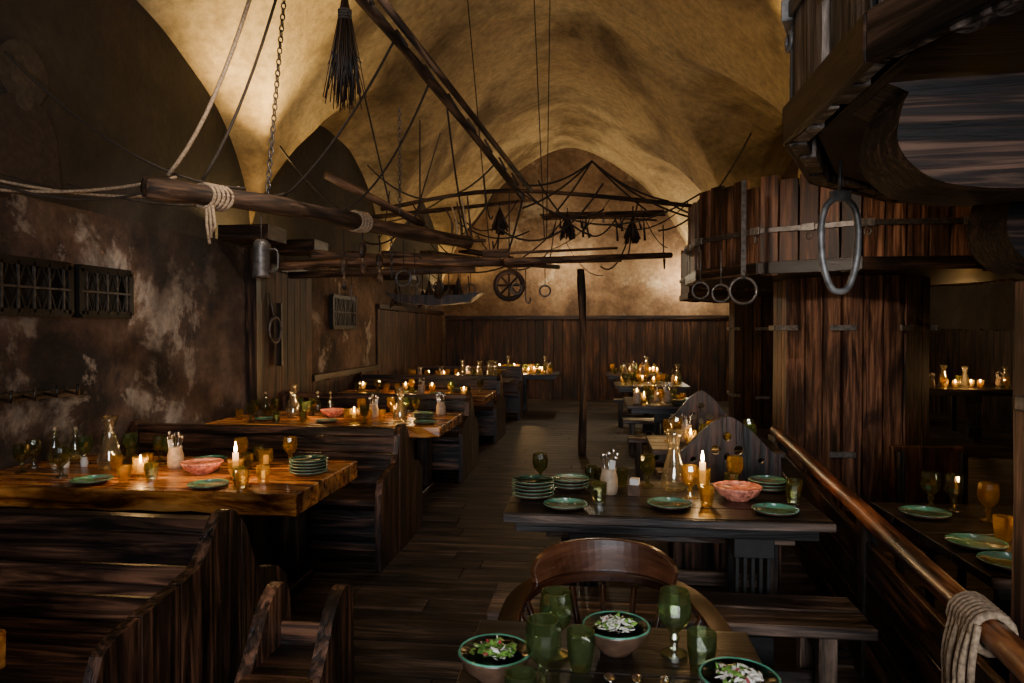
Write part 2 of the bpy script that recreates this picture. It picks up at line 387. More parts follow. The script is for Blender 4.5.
m=MB(); pts=[(0,0,.0),(-.045,0,-.03),(-.062,0,-.10),(-.055,0,-.2),(-.03,0,-.27),(0,0,-.285),(.03,0,-.27),(.055,0,-.2),(.062,0,-.10),(.045,0,-.03),(0,0,0)]
m.tube([tuple(p) for p in crom(pts,4)],.010,IRONL,8); m.board((-.03,0,0),(.03,0,0),.03,.02,IRONL); m.tube([(0,0,0),(0,0,.11)],.006,IRON)
m.obj('iron_ring_hanging',(.725,2.2,2.0),.3)
m=MB(); m.board((0,0,-.0),(0,0,-.72),.035,.015,IRON,(1,0,0)); m.ring((0,0,-.84),.10,.013,IRON,'y'); m.ring((0,0,-.72),.03,.01,IRON,'x',10); m.obj('iron_strap_ring',(1.12,5.52,2.74))
for (x,y,z) in ((.90,6.2,2.04),(1.02,5.9,2.0)):
    m=MB(); m.ring((0,0,-.1),.07,.012,IRON,'y'); m.tube([(0,0,-.02),(0,0,.25)],.008,IRON); m.obj('iron_hoop',(x,y,z))

# ------------------------------------------------------------------ rail
rx=lambda y:1.04+(y-1.83)*.102
ZR=.785
m=MB()
m.tube([(rx(y)+R.uniform(-.004,.004),y,ZR) for y in [.7+.4*i for i in range(14)]],.040,W_RED,10,tone=1.1)
for i in range(4):
    z=.09+.155*i; m.board((rx(.7)+.05,.7,z),(rx(5.9)+.05,5.9,z),.145,.03,W_SET,(0,0,1),6,.003)
for y in (.9,3.4,5.85): m.box((rx(y)+.015,y-.04,0),(rx(y)+.085,y+.04,.74),W_DARK)
m.obj('handrail_partition',bevel=.003)
m=MB()
for i in range(8):
    y=2.0+.021*i; m.ring((rx(y),y,ZR),.053,.012,ROPE,'y',14)
for i in range(7):
    a=R.uniform(-.03,.03); y=1.98+.025*i
    m.tube([tuple(p) for p in crom([(rx(y)-.045,y,ZR+.03),(rx(y)-.075+a*.4,y-.01,ZR-.08),(rx(y)-.07+a,y+a,.6),(rx(y)-.055+a,y+a,.48-.035*i)],5)],.010,ROPE,6)
m.obj('rope_coil')

# ------------------------------------------------------------------ furniture
def slab_table(x0,x1,y0,y1,mat,ztop=.77,th=.11,live=.012):
    m=MB(); n=3; w=(y1-y0)/n
    for i in range(n):
        yy=y0+w*(i+.5); m.board((x0,yy,ztop-th/2),(x1,yy,ztop-th/2),w-.004,th,mat,(0,1,0),14,live if i in(0,n-1) else 0.002,R.uniform(.85,1.15))
    for k,v in enumerate(m.v):
        if v[2]>ztop-th/2: m.v[k]=(v[0],v[1],ztop)
    for x in (x0+.35,x1-.35):
        m.box((x-.06,y0+.12,.08),(x+.06,y0+.26,ztop-th),W_DARK); m.box((x-.06,y1-.26,.08),(x+.06,y1-.12,ztop-th),W_DARK)
        m.box((x-.07,y0+.05,0),(x+.07,y1-.05,.08),W_DARK); m.box((x-.05,y0+.08,ztop-th-.08),(x+.05,y1-.08,ztop-th),W_DARK)
    m.box((x0+.4,(y0+y1)/2-.03,.25),(x1-.4,(y0+y1)/2+.03,.4),W_DARK)
    return m.obj('tavern_table',bevel=.006)
slab_table(-3.5,-1.5,3.36,4.3,W_OR)
slab_table(-3.5,-1.62,.85,1.76,W_OR)
slab_table(-3.45,-1.32,5.85,6.9,W_OR,th=.09)
slab_table(-3.4,-1.35,8.5,9.5,W_OR,th=.08)
slab_table(-3.4,-1.4,11.1,12.0,W_DARK,th=.06)
YZ=lambda x:Matrix.Translation((x,0,0))@Matrix(((0,0,1,0),(1,0,0,0),(0,1,0,0),(0,0,0,1)))
def settle(x0,x1,yb,front,back,h=.9,mat=W_BLACK,hf=.70,hk=.56):
    m=MB()
    pts=[(yb-front,.0),(yb-front,hf-.12),(yb-front+.06,hf-.02),(yb-front*.6,hf+.02),(yb-front*.3,hf+.05),(yb-.14,h-.1),(yb-.05,h),(yb+.05,h)]
    if back>0: pts+=[(yb+.15,h-.1),(yb+back*.45,hk+.06),(yb+back*.8,hk),(yb+back,hk-.08),(yb+back,0)]
    else: pts+=[(yb+.06,0)]
    body=crom(pts[1:-1],5); out=[pts[0]]+[(p.x,p.y) for p in body]+[pts[-1]]
    def top(yy):
        for a,b in zip(out[1:-1],out[2:-1]):
            if a[0]<=yy<=b[0]: return a[1]+(b[1]-a[1])*(yy-a[0])/max(1e-6,b[0]-a[0])
        return out[-2][1] if yy>yb else out[1][1]
    y0,y1=out[0][0],out[-1][0]; npl=max(3,int((y1-y0)/.19))
    for x in (x0,x1):
        for i in range(npl):
            a=y0+(y1-y0)*i/npl+.003; b=y0+(y1-y0)*(i+1)/npl-.003; k=6
            o=[(a,0)]+[(a+(b-a)*j/k,top(a+(b-a)*j/k)) for j in range(k+1)]+[(b,0)]
            m.shape([o],.045+R.uniform(-.005,.005),YZ(x),mat,R.uniform(.7,1.3))
    m.board((x0,yb,.05),(x0,yb,h-.05),.08,.05,mat,(0,1,0))
    n=5
    for i in range(n):
        z=.18+(h-.26)*(i+.5)/n; m.board((x0,yb,z),(x1,yb,z),(h-.26)/n-.008,.03,mat,(0,0,1),4,.003)
    m.board((x0-.01,yb,h-.05),(x1+.01,yb,h-.05),.06,.07,mat,(0,0,1),6,.004)
    m.board((x0,yb-front*.5,.45),(x1,yb-front*.5,.45),front*.9,.04,mat,(0,1,0),4,.003)
    m.board((x0,yb-front+.1,.25),(x1,yb-front+.1,.25),.28,.03,mat,(0,0,1),3,.003)
    if back>0:
        m.board((x0,yb+back*.5,.45),(x1,yb+back*.5,.45),back*.9,.04,mat,(0,1,0),4,.003)
        m.board((x0,yb+back-.1,.25),(x1,yb+back-.1,.25),.28,.03,mat,(0,0,1),3,.003)
    return m.obj('settle_bench',bevel=.004)
settle(-3.5,-1.42,2.52,.72,.52,.90,W_SET)
settle(-3.5,-1.42,5.0,.55,.55,.90,W_SET,.62,.56)
settle(-3.5,-1.4,7.7,.5,.5,.9,W_SET,.62,.56)
settle(-3.5,-1.4,10.2,.5,.5,.95,W_SET,.62,.56)
settle(-3.3,-1.35,12.8,.45,0,.95,W_SET,.62,.56)
m=MB(); o=crom([(2.14,.0),(2.16,.16),(2.27,.30),(2.38,.42),(2.48,.55),(2.58,.61),(2.66,.56),(2.68,.3),(2.68,0)],5)
for x in (-1.24,-.98): m.shape([[(p.x,p.y) for p in o]],.05,YZ(x),W_SET,1.2)
m.board((-1.24,2.44,.36),(-.98,2.44,.36),.36,.03,W_SET,(0,1,0)); m.board((-1.24,2.6,.40),(-.98,2.6,.40),.12,.03,W_SET,(0,0,1)); m.obj('low_stool_bench',bevel=.008)
def trestle_table(x0,x1,y0,y1,xt,ztop=.76):
    m=MB(); n=4; w=(y1-y0)/n
    for i in range(n): m.board((x0,y0+w*(i+.5),ztop-.02),(x1,y0+w*(i+.5),ztop-.02),w-.004,.04,W_BLACK,(0,1,0),1,0)
    m.board((x0,y0-.008,ztop-.022),(x1,y0-.008,ztop-.022),.036,.014,W_BENCH,(0,0,1)); m.box((x0+.05,y0+.05,ztop-.1),(x1-.05,y0+.08,ztop-.04),W_BLACK); m.box((x0+.05,y1-.08,ztop-.1),(x1-.05,y1-.05,ztop-.04),W_BLACK)
    for x in xt:
        for i in range(5):
            xx=x-.07+.035*i
            m.box((xx-.010,y0+.12,.1),(xx+.010,y0+.16,ztop-.1),BLACK)
        m.box((x-.09,y0+.1,ztop-.2),(x+.09,y0+.18,ztop-.04),BLACK); m.box((x-.09,y0+.1,.06),(x+.09,y0+.18,.2),BLACK)
        m.box((x-.03,y1-.2,.06),(x+.03,y1-.12,ztop-.04),BLACK); m.box((x-.04,y0+.06,0),(x+.04,y1-.06,.07),BLACK); m.box((x-.04,y0+.06,ztop-.09),(x+.04,y1-.06,ztop-.04),BLACK)
    return m.obj('trestle_table',bevel=.003)
trestle_table(-.42,1.04,3.18,3.95,(-.03,.72))
trestle_table(-.33,.42,.85,2.0,(.05,))
trestle_table(.40,1.30,5.0,5.65,(.85,))
trestle_table(.35,1.15,7.9,8.9,(.75,))
trestle_table(.3,1.4,10.6,11.5,(.8,))
trestle_table(.2,1.3,13.4,14.2,(.7,))
trestle_table(-2.1,-.7,13.2,14.2,(-1.4,))
trestle_table(1.34,2.5,2.55,3.6,(1.9,))
trestle_table(4.6,6.2,10.6,11.5,(5.4,)); trestle_table(4.9,6.2,8.0,8.9,(5.4,)); trestle_table(3.6,4.9,13.2,14.2,(4.2,))
def bench(x0,x1,y0,y1,h=.45,leg=(.12,.12)):
    m=MB(); n=2; w=(y1-y0)/n
    for i in range(n): m.board((x0,y0+w*(i+.5),h-.022),(x1,y0+w*(i+.5),h-.022),w-.012,.045,W_BENCH,(0,1,0),6,.004,1.15)
    for x in (x0+leg[0],x1-leg[1]):
        for yy in (y0+.05,y1-.05): m.box((x-.035,yy-.03,0),(x+.035,yy+.03,h-.045),W_BENCH)
        m.box((x-.03,y0+.03,h-.13),(x+.03,y1-.03,h-.045),W_BENCH)
    m.board((x0+leg[0],(y0+y1)/2,.16),(x1-leg[1],(y0+y1)/2,.16),.08,.04,W_BENCH,(0,0,1)); return m.obj('wooden_bench',bevel=.005)
bench(-.44,1.08,2.80,3.15,leg=(.35,.18)); bench(-.28,1.1,4.0,4.3)
bench(.5,1.3,5.7,5.95); bench(.35,1.2,7.5,7.78); bench(.35,1.2,9.0,9.3); bench(.3,1.3,11.6,11.9)
def carved(cx,y,w,h):
    m=MB(); a=w/2
    half=[(a,.0),(a,h*.62),(a*.98,h*.76),(a*.86,h*.79),(a*.74,h*.82),(a*.5,h*.90),(a*.25,h*.965),(0,h)]
    L=half+[(-p[0],p[1]) for p in half[::-1][1:]]
    L=[L[0]]+[tuple(p[:2]) for p in crom([(p[0],p[1],0) for p in L[1:-1]],4)]+[L[-1]]
    holes=[circ(0,h*.88,.028,1),circ(-.07,h*.80,.03,1),circ(.07,h*.80,.03,1),circ(0,h*.76,.02,1.3),circ(-.2*w/.64,h*.74,.018,1),circ(.2*w/.64,h*.74,.018,1)]
    M=Matrix.Translation((cx,y,0))@Matrix(((1,0,0,0),(0,0,-1,0),(0,1,0,0),(0,0,0,1)))
    m.shape([L]+holes,.04,M,W_SET,.75)
    m.board((cx-a,y+.2,.45),(cx+a,y+.2,.45),.34,.035,W_SET,(0,1,0))
    for s in (-1,1): m.box((cx+s*(a-.03)-.025,y+.3,0),(cx+s*(a-.03)+.025,y+.36,.43),W_SET)
    m.obj('carved_chair',bevel=.004)
carved(.82,4.52,.66,1.06); carved(.9,6.15,.56,1.08)
m=MB(); cx,cy=.055,2.26
U=[(-.33,-.12,.665),(-.33,.05,.67),(-.29,.22,.685),(-.18,.335,.70),(0,.37,.705),(.18,.335,.70),(.29,.22,.685),(.33,.05,.67),(.33,-.12,.665)]
P=crom([V(u)-V((0,0,.02)) for u in U],6); n=len(P); vs=[];gc=[];fs=[];L=0
for i,p in enumerate(P):
    if i: L+=(p-P[i-1]).length
    d=(P[min(i+1,n-1)]-P[max(i-1,0)]).normalized(); W=V((0,0,1)).cross(d).normalized()
    for a,b in ((-.036,-.016),(.036,-.016),(.036,.016),(-.036,.016)):
        vs.append(p+W*a+V((0,0,b))); gc.append(V((L,a,b)))
for i in range(n-1):
    for k in range(4):
        k2=(k+1)%4; fs.append([4*i+k,4*i+k2,4*i+4+k2,4*i+4+k])
fs+= [[3,2,1,0],[4*n-4,4*n-3,4*n-2,4*n-1]]
m.add(vs,fs,LEATHER,gc,1)
P2=crom([V((-.255,.27,.705)),V((-.15,.355,.73)),V((0,.385,.74)),V((.15,.355,.73)),V((.255,.27,.705))],6)
hs=[.05,.09,.115,.13,.14,.147,.15]
m.strip(P2,[hs[min(i,len(P2)-1-i,6)] for i in range(len(P2))],.028,(0,.12,1),LEATHER,1)
m.lathe([(.001,.42),(.22,.42),(.24,.435),(.24,.455),(.21,.465),(.001,.455)],LEATHER,24,(0,.05,0),tone=1)
for k in range(9):
    t=math.pi*(k/8); m.tube([(.21*math.cos(t),.05+.2*math.sin(t),.45),(.30*math.cos(t),.06+.28*math.sin(t),.66)],[.011,.011],LEATHER,8,tone=1)
for sx in (-1,1):
    for sy in (-.12,.2): m.tube([(sx*.16,sy*1.0+.02,.43),(sx*.19,sy*1.15+.02,.25),(sx*.22,sy*1.3+.02,0)],[.02,.026,.016],LEATHER,8,tone=1)
m.obj('captains_chair',(cx,cy,0),.08,bevel=.004)
m=MB(); m.board((1.65,4.33,.5),(1.65,4.36,.92),.40,.05,LEATHER,(1,0,0)); m.box((1.45,3.88,.42),(1.85,4.3,.49),LEATHER)
for x in (1.48,1.82):
    m.box((x-.02,3.9,0),(x+.02,3.94,.42),W_BLACK); m.box((x-.02,4.27,0),(x+.02,4.31,.9),W_BLACK)
m.obj('leather_chair',(.28,0,0),bevel=.008)

# ------------------------------------------------------------------ tableware templates
def T_goblet(g,name):
    m=MB(); m.lathe([(.034,0),(.034,.004),(.012,.012),(.009,.03),(.014,.042),(.009,.055),(.02,.066),(.037,.085),(.043,.11),(.042,.14),(.038,.165),(.035,.165),(.039,.14),(.039,.11),(.033,.088),(.001,.074)],g,12,smooth=False)
    return m.mesh(name)
def T_tumbler(g,name):
    m=MB(); m.lathe([(.026,0),(.030,.02),(.036,.06),(.036,.095),(.033,.095),(.033,.06),(.027,.022),(.001,.012)],g,10,smooth=False); return m.mesh(name)
def T_holder(name,lit):
    m=MB(); m.lathe([(.032,0),(.024,.012),(.034,.03),(.043,.06),(.04,.095),(.044,.11),(.041,.11),(.037,.094),(.039,.06),(.03,.034),(.001,.022)],G_AMB,12,smooth=False)
    h=.075 if lit<2 else .145
    m.lathe([(.016,.026),(.016,h),(.001,h)],WAX,10)
    if lit:
        z=h+.002; e=1 if lit<2 else 1.35
        m.lathe([(.001,z),(.0065*e,z+.010*e),(.006*e,z+.018*e),(.001,z+.044*e)],FLAME,8)
    return m.mesh(name)
def T_carafe():
    m=MB(); m.lathe([(.052,0),(.066,.02),(.068,.06),(.05,.13),(.030,.20),(.026,.235),(.036,.28),(.050,.315),(.047,.315),(.033,.28),(.023,.235),(.027,.20),(.047,.13),(.063,.06),(.06,.025),(.001,.015)],G_CLR,18); return m.mesh('glass_carafe')
def T_plate(n,r,dish=True):
    m=MB()
    for i in range(n):
        z=i*.017
        m.lathe([(r*.55,z),(r*.8,z+.006),(r,z+.018),(r,z+.021)],C_BRN,22); m.lathe([(r,z+.021),(r*.96,z+.0225),(r*.78,z+.011),(r*.5,z+.008),(.001,z+.008)],C_GRN,22)
    return m.mesh('stacked_plates' if n>1 else 'ceramic_plate')
def T_crock():
    m=MB(); m.lathe([(.042,0),(.048,.03),(.046,.08),(.036,.115),(.040,.13),(.036,.13),(.032,.11),(.04,.05),(.001,.02)],CREAM,14)
    for i in range(7):
        a=i*.9; dx,dy=.02*math.cos(a),.02*math.sin(a)
        m.tube([(dx*.5,dy*.5,.05),(dx*1.9,dy*1.9,.175+.012*(i%3))],.0028,STEEL,5); m.blob((dx*2,dy*2,.185+.012*(i%3)),.010,STEEL,.9,.3,1.5)
    m.board((-.015,.01,.08),(-.025,.015,.175),.03,.010,WHITE,(1,0,0)); return m.mesh('cutlery_crock')
def T_bowl(food):
    m=MB(); r=.090 if food else .118
    mo,mi=(C_BRN,C_GRN) if food else (C_RED,C_RED)
    m.lathe([(r*.45,0),(r*.5,.008),(r*.8,.03),(r*.98,.062),(r,.068)],mo,24); m.lathe([(r,.068),(r*.94,.071),(r*.84,.058),(r*.68,.036),(.001,.02)],mi,24)
    if food:
        q=random.Random(food)
        m.lathe([(r*.66,.042),(r*.45,.054),(.001,.060)],LEAF if food!=2 else CHEESE,16)
        pal={1:(LEAF,LEAF,LEAFD,CHEESE),2:(CHEESE,CHEESE,CHEESE,CHEESE,LEAF),3:(CHEESE,CHEESE,CHEESE,LEAF)}[food]
        for i in range(180):
            a=q.uniform(0,6.28); d=math.sqrt(q.random())*r*.60; mt=q.choice(pal)
            if q.random()<.05: mt=BEET
            c=V((d*math.cos(a),d*math.sin(a),.065-d*d*2.6+q.uniform(0,.010)))
            s=q.uniform(.007,.014) if mt is not CHEESE else q.uniform(.006,.013)
            u=V((q.uniform(-1,1),q.uniform(-1,1),q.uniform(-.3,.3))).normalized(); w=u.cross(V((q.uniform(-.35,.35),q.uniform(-.35,.35),1))).normalized(); nn=w.cross(u)
            k=.4 if mt is CHEESE else .7
            vs=[c-u*s*1.4,c-u*s*.2+w*s*k,c+u*s*1.3+nn*s*.3,c-w*s*k+nn*s*.3,c+nn*s*.35]
            vs2=[v-nn*.0012 for v in vs]
            m.add(vs+vs2,[[0,4,1],[1,4,2],[2,4,3],[3,4,0],[5,6,9],[6,7,9],[7,8,9],[8,5,9]],mt)
    return m.mesh('salad_bowl' if food else 'patterned_bowl')
def T_bottle():
    m=MB(); m.lathe([(.03,0),(.033,.02),(.033,.10),(.012,.15),(.011,.19),(.014,.195),(.001,.2)],G_DKG,12); m.lathe([(.010,.195),(.010,.215),(.001,.215)],CREAM,8); return m.mesh('oil_bottle')
def T_shaker():
    m=MB(); m.lathe([(.02,0),(.022,.03),(.016,.055),(.018,.06)],WHITE,10); m.lathe([(.018,.06),(.015,.075),(.001,.08)],STEEL,10); return m.mesh('salt_shaker')
def T_menu():
    m=MB(); m.box((-.03,-.03,0),(.03,.03,.055),C_BRN); m.box((-.022,-.022,.05),(.022,.022,.085),WHITE); return m.mesh('napkin_box')
TG=T_goblet(G_GRN,'green_goblet'); TA=T_goblet(G_AMB,'amber_goblet'); TD=T_goblet(G_DKG,'olive_goblet'); TT=T_tumbler(G_GRN,'green_tumbler'); TTA=T_tumbler(G_AMB,'amber_tumbler'); TTD=T_tumbler(G_DKG,'olive_tumbler')
TH0=T_holder('amber_candle_holder',0); TH1=T_holder('amber_candle_holder',1); TH2=T_holder('candle_in_holder',2)
TC=T_carafe(); TP=T_plate(1,.105); TPs=T_plate(5,.108); TPs3=T_plate(3,.10); TK=T_crock(); TB=T_bowl(0); B1=T_bowl(1);B2=T_bowl(2);B3=T_bowl(3); TO=T_bottle(); TS=T_shaker(); TM=T_menu()
BIG={TP:.108,TPs:.11,TPs3:.103,TB:.12,B1:.092,B2:.092,B3:.092,TC:.07}
PL=[]
def put(me,x,y,z=.7705):
    PL.append((x,y,BIG.get(me,.045)))
    return place(me,me.name.split('.')[0],(x,y,z),R.uniform(0,6.28))
def plight(x,y,z,e,c=(1,.56,.22),r=.02,name='candle_light'):
    l=bpy.data.lights.new(name,'POINT'); l.energy=e; l.color=c; l.shadow_soft_size=r
    o=bpy.data.objects.new(name,l); o.location=(x,y,z); COL.objects.link(o)
for me,x,y in ((TP,-2.72,3.50),(TTA,-2.53,3.50),(TH1,-2.56,3.68),(TS,-3.17,3.86),(TS,-3.08,3.90),(TC,-2.88,3.86),(TD,-3.32,3.70),(TD,-3.38,3.86),(TO,-3.40,4.05),(TO,-3.28,4.08),(TG,-3.08,4.12),(TD,-2.72,4.10),(TG,-2.62,4.05),
    (TK,-2.50,3.92),(TB,-2.26,3.80),(TH2,-1.99,3.68),(TTA,-1.83,3.45),(TTA,-1.79,3.60),(TTD,-1.90,3.55),(TH0,-1.97,4.0),(TA,-1.88,4.14),(TP,-2.03,3.47),(TPs,-1.64,3.86),(TP,-2.42,4.15),(TD,-3.0,3.62),(TTD,-2.44,3.60)): put(me,x,y)
for me,x,y in ((TP,-3.0,6.1),(TK,-2.08,6.4),(TK,-1.5,6.7),(TB,-2.5,6.45),(TD,-2.72,6.5),(TG,-2.9,6.6),(TC,-1.75,6.15),(TD,-3.1,6.5),(TP,-2.4,6.05),(TA,-2.25,6.55),(TH1,-1.9,6.55),(TPs3,-1.6,6.4),(TD,-3.2,6.3),(TP,-1.5,6.05),(TO,-2.62,6.7),(TA,-2.0,6.7),(TTA,-2.3,6.3),(TTA,-1.95,6.25),(TC,-2.85,6.35),(TH1,-2.2,6.2),(TO,-3.25,6.6),(TD,-1.75,6.7)): put(me,x,y)
for me,x,y in ((TPs,-.31,3.50),(TPs3,-.13,3.72),(TP,-.14,3.31),(TTD,.02,3.44),(TK,.07,3.62),(TM,.20,3.60),(TC,.41,3.74),(TTD,-.02,3.86),(TTD,.14,3.8),(TH2,.56,3.76),(TTA,.53,3.42),(TA,.47,3.56),(TB,.70,3.56),(TP,.35,3.38),(TP,.82,3.32),(TPs3,.90,3.80),(TA,.74,3.84),(TTD,.95,3.50),(TTD,.99,3.62),(TD,.28,3.82),(TTD,.46,3.88)): put(me,x,y,.7605)
for me,x,y in ((B2,.055,1.84),(B1,-.24,1.66),(B3,.32,1.60),(TG,-.10,1.80),(TT,-.035,1.73),(TG,-.12,1.62),(TT,-.16,1.50),(TG,.205,1.84),(TT,.262,1.76)): put(me,x,y,.7605)
for i in range(3):
    m=MB(); m.tube([(0,0,.004),(0,.12,.006)],.004,STEEL,5); m.blob((0,.15,.008),.018,STEEL,.8,1.4,.25); m.obj('table_spoon',(.05+.05*i,1.53,.7605),.1-.1*i)
for me,x,y in ((TP,1.48,3.35),(TP,1.47,2.9),(TP,1.47,2.67),(TTA,1.62,3.0),(TA,1.6,2.8),(TA,1.72,3.3),(TTA,1.66,2.7),(TH1,1.75,2.95),(TD,1.66,3.47),(TD,1.58,3.52)): put(me,x,y,.7605)
def extra(x0,x1,y0,y1,z,n,seed,ch):
    q=random.Random(seed); c=0
    for i in range(n*12):
        x=q.uniform(x0,x1); y=q.uniform(y0,y1)
        if all((x-a)**2+(y-b)**2>(.05+r+.006)**2 for a,b,r in PL): put(q.choice(ch),x,y,z); c+=1
        if c>=n: break
extra(-3.35,-2.5,3.75,4.2,.7705,5,3,[TD,TO,TG,TTD,TTA]); extra(-2.3,-1.7,3.9,4.22,.7705,3,4,[TTD,TA,TTD]); extra(-3.3,-1.5,5.95,6.8,.7705,12,5,[TD,TTD,TTA,TA,TO,TG]); extra(-.3,.98,3.65,3.9,.7605,4,6,[TTD,TD])
def scatter(x0,x1,y0,y1,z,n,seed,ch=None):
    q=random.Random(seed); pl=[]
    for i in range(n*6):
        x=q.uniform(x0+.12,x1-.12); y=q.uniform(y0+.12,y1-.12); me=q.choice(ch or [TA,TD,TG,TP,TPs3,TK,TD,TTA,TTD,TD,TH1,TH1])
        r=.115 if me in(TP,TPs3) else .05
        if all((x-a)**2+(y-b)**2>(r+c+.01)**2 for a,b,c in pl):
            pl.append((x,y,r)); put(me,x,y,z)
        if len(pl)>=n: break
FARL=[TA,TTA,TA,TD,TTD,TH1,TH1,TC,TK,TD,TG,TP]
scatter(-3.3,-1.4,8.5,9.5,.7705,26,1); scatter(-3.3,-1.45,11.1,12,.7705,24,2,FARL); scatter(.4,1.30,5.0,5.65,.7605,16,3)
scatter(.35,1.15,7.9,8.9,.7605,20,4); scatter(.3,1.4,10.6,11.5,.7605,20,5,FARL); scatter(.2,1.3,13.4,14.2,.7605,26,6,FARL+[TH1,TH1]); scatter(-2.1,-.7,13.2,14.2,.7605,34,7,FARL+[TH1,TH1,TH1])
scatter(4.6,6.2,10.6,11.5,.7605,18,8,FARL); scatter(4.9,6.2,8.0,8.9,.7605,16,9,FARL); scatter(3.6,4.9,13.2,14.2,.7605,18,10,FARL)
for x,y,z,e in ((-2.56,3.68,.95,3.6),(-1.99,3.68,1.02,6),(.56,3.76,1.03,5),(-1.9,6.55,.97,6),(-2.6,6.3,1.0,4),(-2.4,9.0,1.0,7),(-2.2,11.5,1.0,9),(.9,5.3,1.0,2.5),(.75,8.4,1.0,5),(.8,11.0,1.0,6),(.75,13.8,1.0,20),(-1.4,13.7,1.0,28),(5.4,11,1.0,14),(5.5,8.5,1.0,9),(4.2,13.7,1.0,12),(1.75,2.95,.97,3)):
    plight(x,y,z,e)

# ------------------------------------------------------------------ hanging things
def logo(name,pts,r,mat=W_LOG,knots=True):
    m=MB(); P=crom([V(p) for p in pts],5); m.tube(P,[r*(1+.12*math.sin(i*1.7)+R.uniform(-.06,.06)) for i in range(len(P))],mat,10); return m
m=logo('l',[(-2.82,4.12,2.50),(-2.3,5.0,2.52),(-1.85,6.0,2.50),(-1.3,7.1,2.50)],.068)
for k in range(5): m.ring(V((-2.62,4.45,2.505))+V((.015*k,.03*k,0)),.080,.013,ROPE,'y',12)
for k in range(4): m.ring(V((-2.0,5.66,2.51))+V((.015*k,.03*k,0)),.080,.013,ROPE,'y',12)
for k in range(3): m.tube([(-2.6+.02*k,4.45,2.44),(-2.6+.03*k,4.45,2.3),(-2.58+.01*k,4.45,2.18+.04*k)],.011,ROPE,6)
m.obj('hanging_log')
m=logo('l',[(XL+.15,7.35,2.30),(-2.4,7.3,2.34),(-1.0,7.35,2.32)],.05); m.tube([(XL+.15,7.6,2.22),(-1.3,7.5,2.26)],.04,W_LOG); m.tube([(-.95,7.3,2.32),(.9,8.6,2.5)],.035,W_LOG)
m.tube([(-2.9,6.9,2.38),(-1.4,8.6,2.42)],.04,W_LOG); m.tube([(-3.3,8.4,2.42),(-.6,8.5,2.42)],.045,W_LOG); m.tube([(-2.2,7.1,2.40),(-.5,9.6,2.46)],.03,W_LOG)
for i in range(5): m.board((-3.3+.45*i,7.9,2.50),(-2.9+.45*i,8.9,2.52),.14,.03,W_DARK,(1,0,0))
m.obj('hanging_rack')
m=logo('l',[(-1.42,3.9,3.6),(-1.2,5.5,3.45),(-.85,8.2,3.15)],.036); m.tube([(-1.32,3.9,3.62),(-.75,8.1,3.22)],.026,W_LOG)
for k in range(8): m.tube([(-1.40+.07*k,4.1+.5*k,3.66-.05*k),(-1.33+.07*k,4.12+.5*k,3.56-.055*k)],.012,ROPED,5)
m.obj('ceiling_pole')
m=logo('l',[(-2.5,6.3,3.05),(-1.75,7.0,2.68)],.04); m.obj('ceiling_pole')
for a,b,c in (((-3.0,9.6,3.3),(-1.2,9.5,3.5),(1.4,9.9,3.3)),((-2.9,8.0,2.9),(-2.1,9.2,3.2),(-1.0,10.8,3.6))):
    m=logo('l',[a,b,c],.03); m.obj('ceiling_pole')
m=logo('l',[(-.17,9.0,0),(-.15,9.0,1.3),(-.19,9.0,2.38)],.05); m.obj('rustic_post')
m=MB(); m.box((XL+.02,6.84,0),(XL+.14,6.93,2.45),W_DARK); m.obj('wall_post')
m=MB()
sagrope(m,(XL+.02,3.6,2.42),(-2.72,4.3,2.60),.06,.010,ROPE); sagrope(m,(XL+.02,3.6,2.5),(-2.5,4.7,2.61),.10,.009,ROPE); sagrope(m,(XL+.02,4.4,2.6),(-2.3,5.0,2.62),.12,.007,ROPED)
sagrope(m,(-2.75,4.25,2.6),(-2.02,4.6,zc(-2.02,4.6)),.35,.014,ROPE); sagrope(m,(XL+.02,3.4,2.55),(-2.8,4.2,2.5),.14,.008,ROPED); sagrope(m,(-2.6,4.4,2.6),(-1.95,4.8,zc(-1.95,4.8)),.3,.010,ROPED)
for (x,y,z0,z1,dx) in ((-1.62,5.4,2.6,3.45,-.2),(-1.5,5.9,2.6,3.4,.0),(-1.66,6.3,2.6,3.4,.25)): m.tube([(x,y,z0),(x+dx,y,z1)],.007,ROPED,5)
for (a,b,sg) in (((-.05,9,3.75),(.86,8.6,3.15),.08),((-.05,9,3.75),(1.25,8.5,2.9),.12),((-.05,9,3.75),(-.9,8.6,3.1),.08),((-.05,9,3.75),(-.55,9,3.06),.03),((-.05,9,3.75),(.7,9,3.06),.03),((-.85,8.2,3.15),(-1.1,8.4,2.4),.05),((-.8,8.1,3.2),(.1,8.8,3.1),.2),((.86,8.6,3.15),(1.3,7.2,2.8),.1),((-.05,9,3.75),(-.85,8.2,3.3),.1),((-1.42,3.95,3.6),(-1.42,3.95,zc(-1.42,3.95)),0)): sagrope(m,a,b,sg,.012,ROPED)
q=random.Random(12)
for i in range(26):
    x=q.uniform(-2.8,1.1); y=q.uniform(7.2,11.5); z=q.uniform(2.45,3.3); x2=x+q.uniform(-1.3,1.3); x2=max(-3,min(1.6,x2)); y2=y+q.uniform(-.8,.8); z2=q.uniform(2.7,3.7)
    z2=min(z2,zc(x2,y2)-.02); sagrope(m,(x,y,z),(x2,y2,z2),q.uniform(.08,.4),q.uniform(.006,.012),ROPED,10)
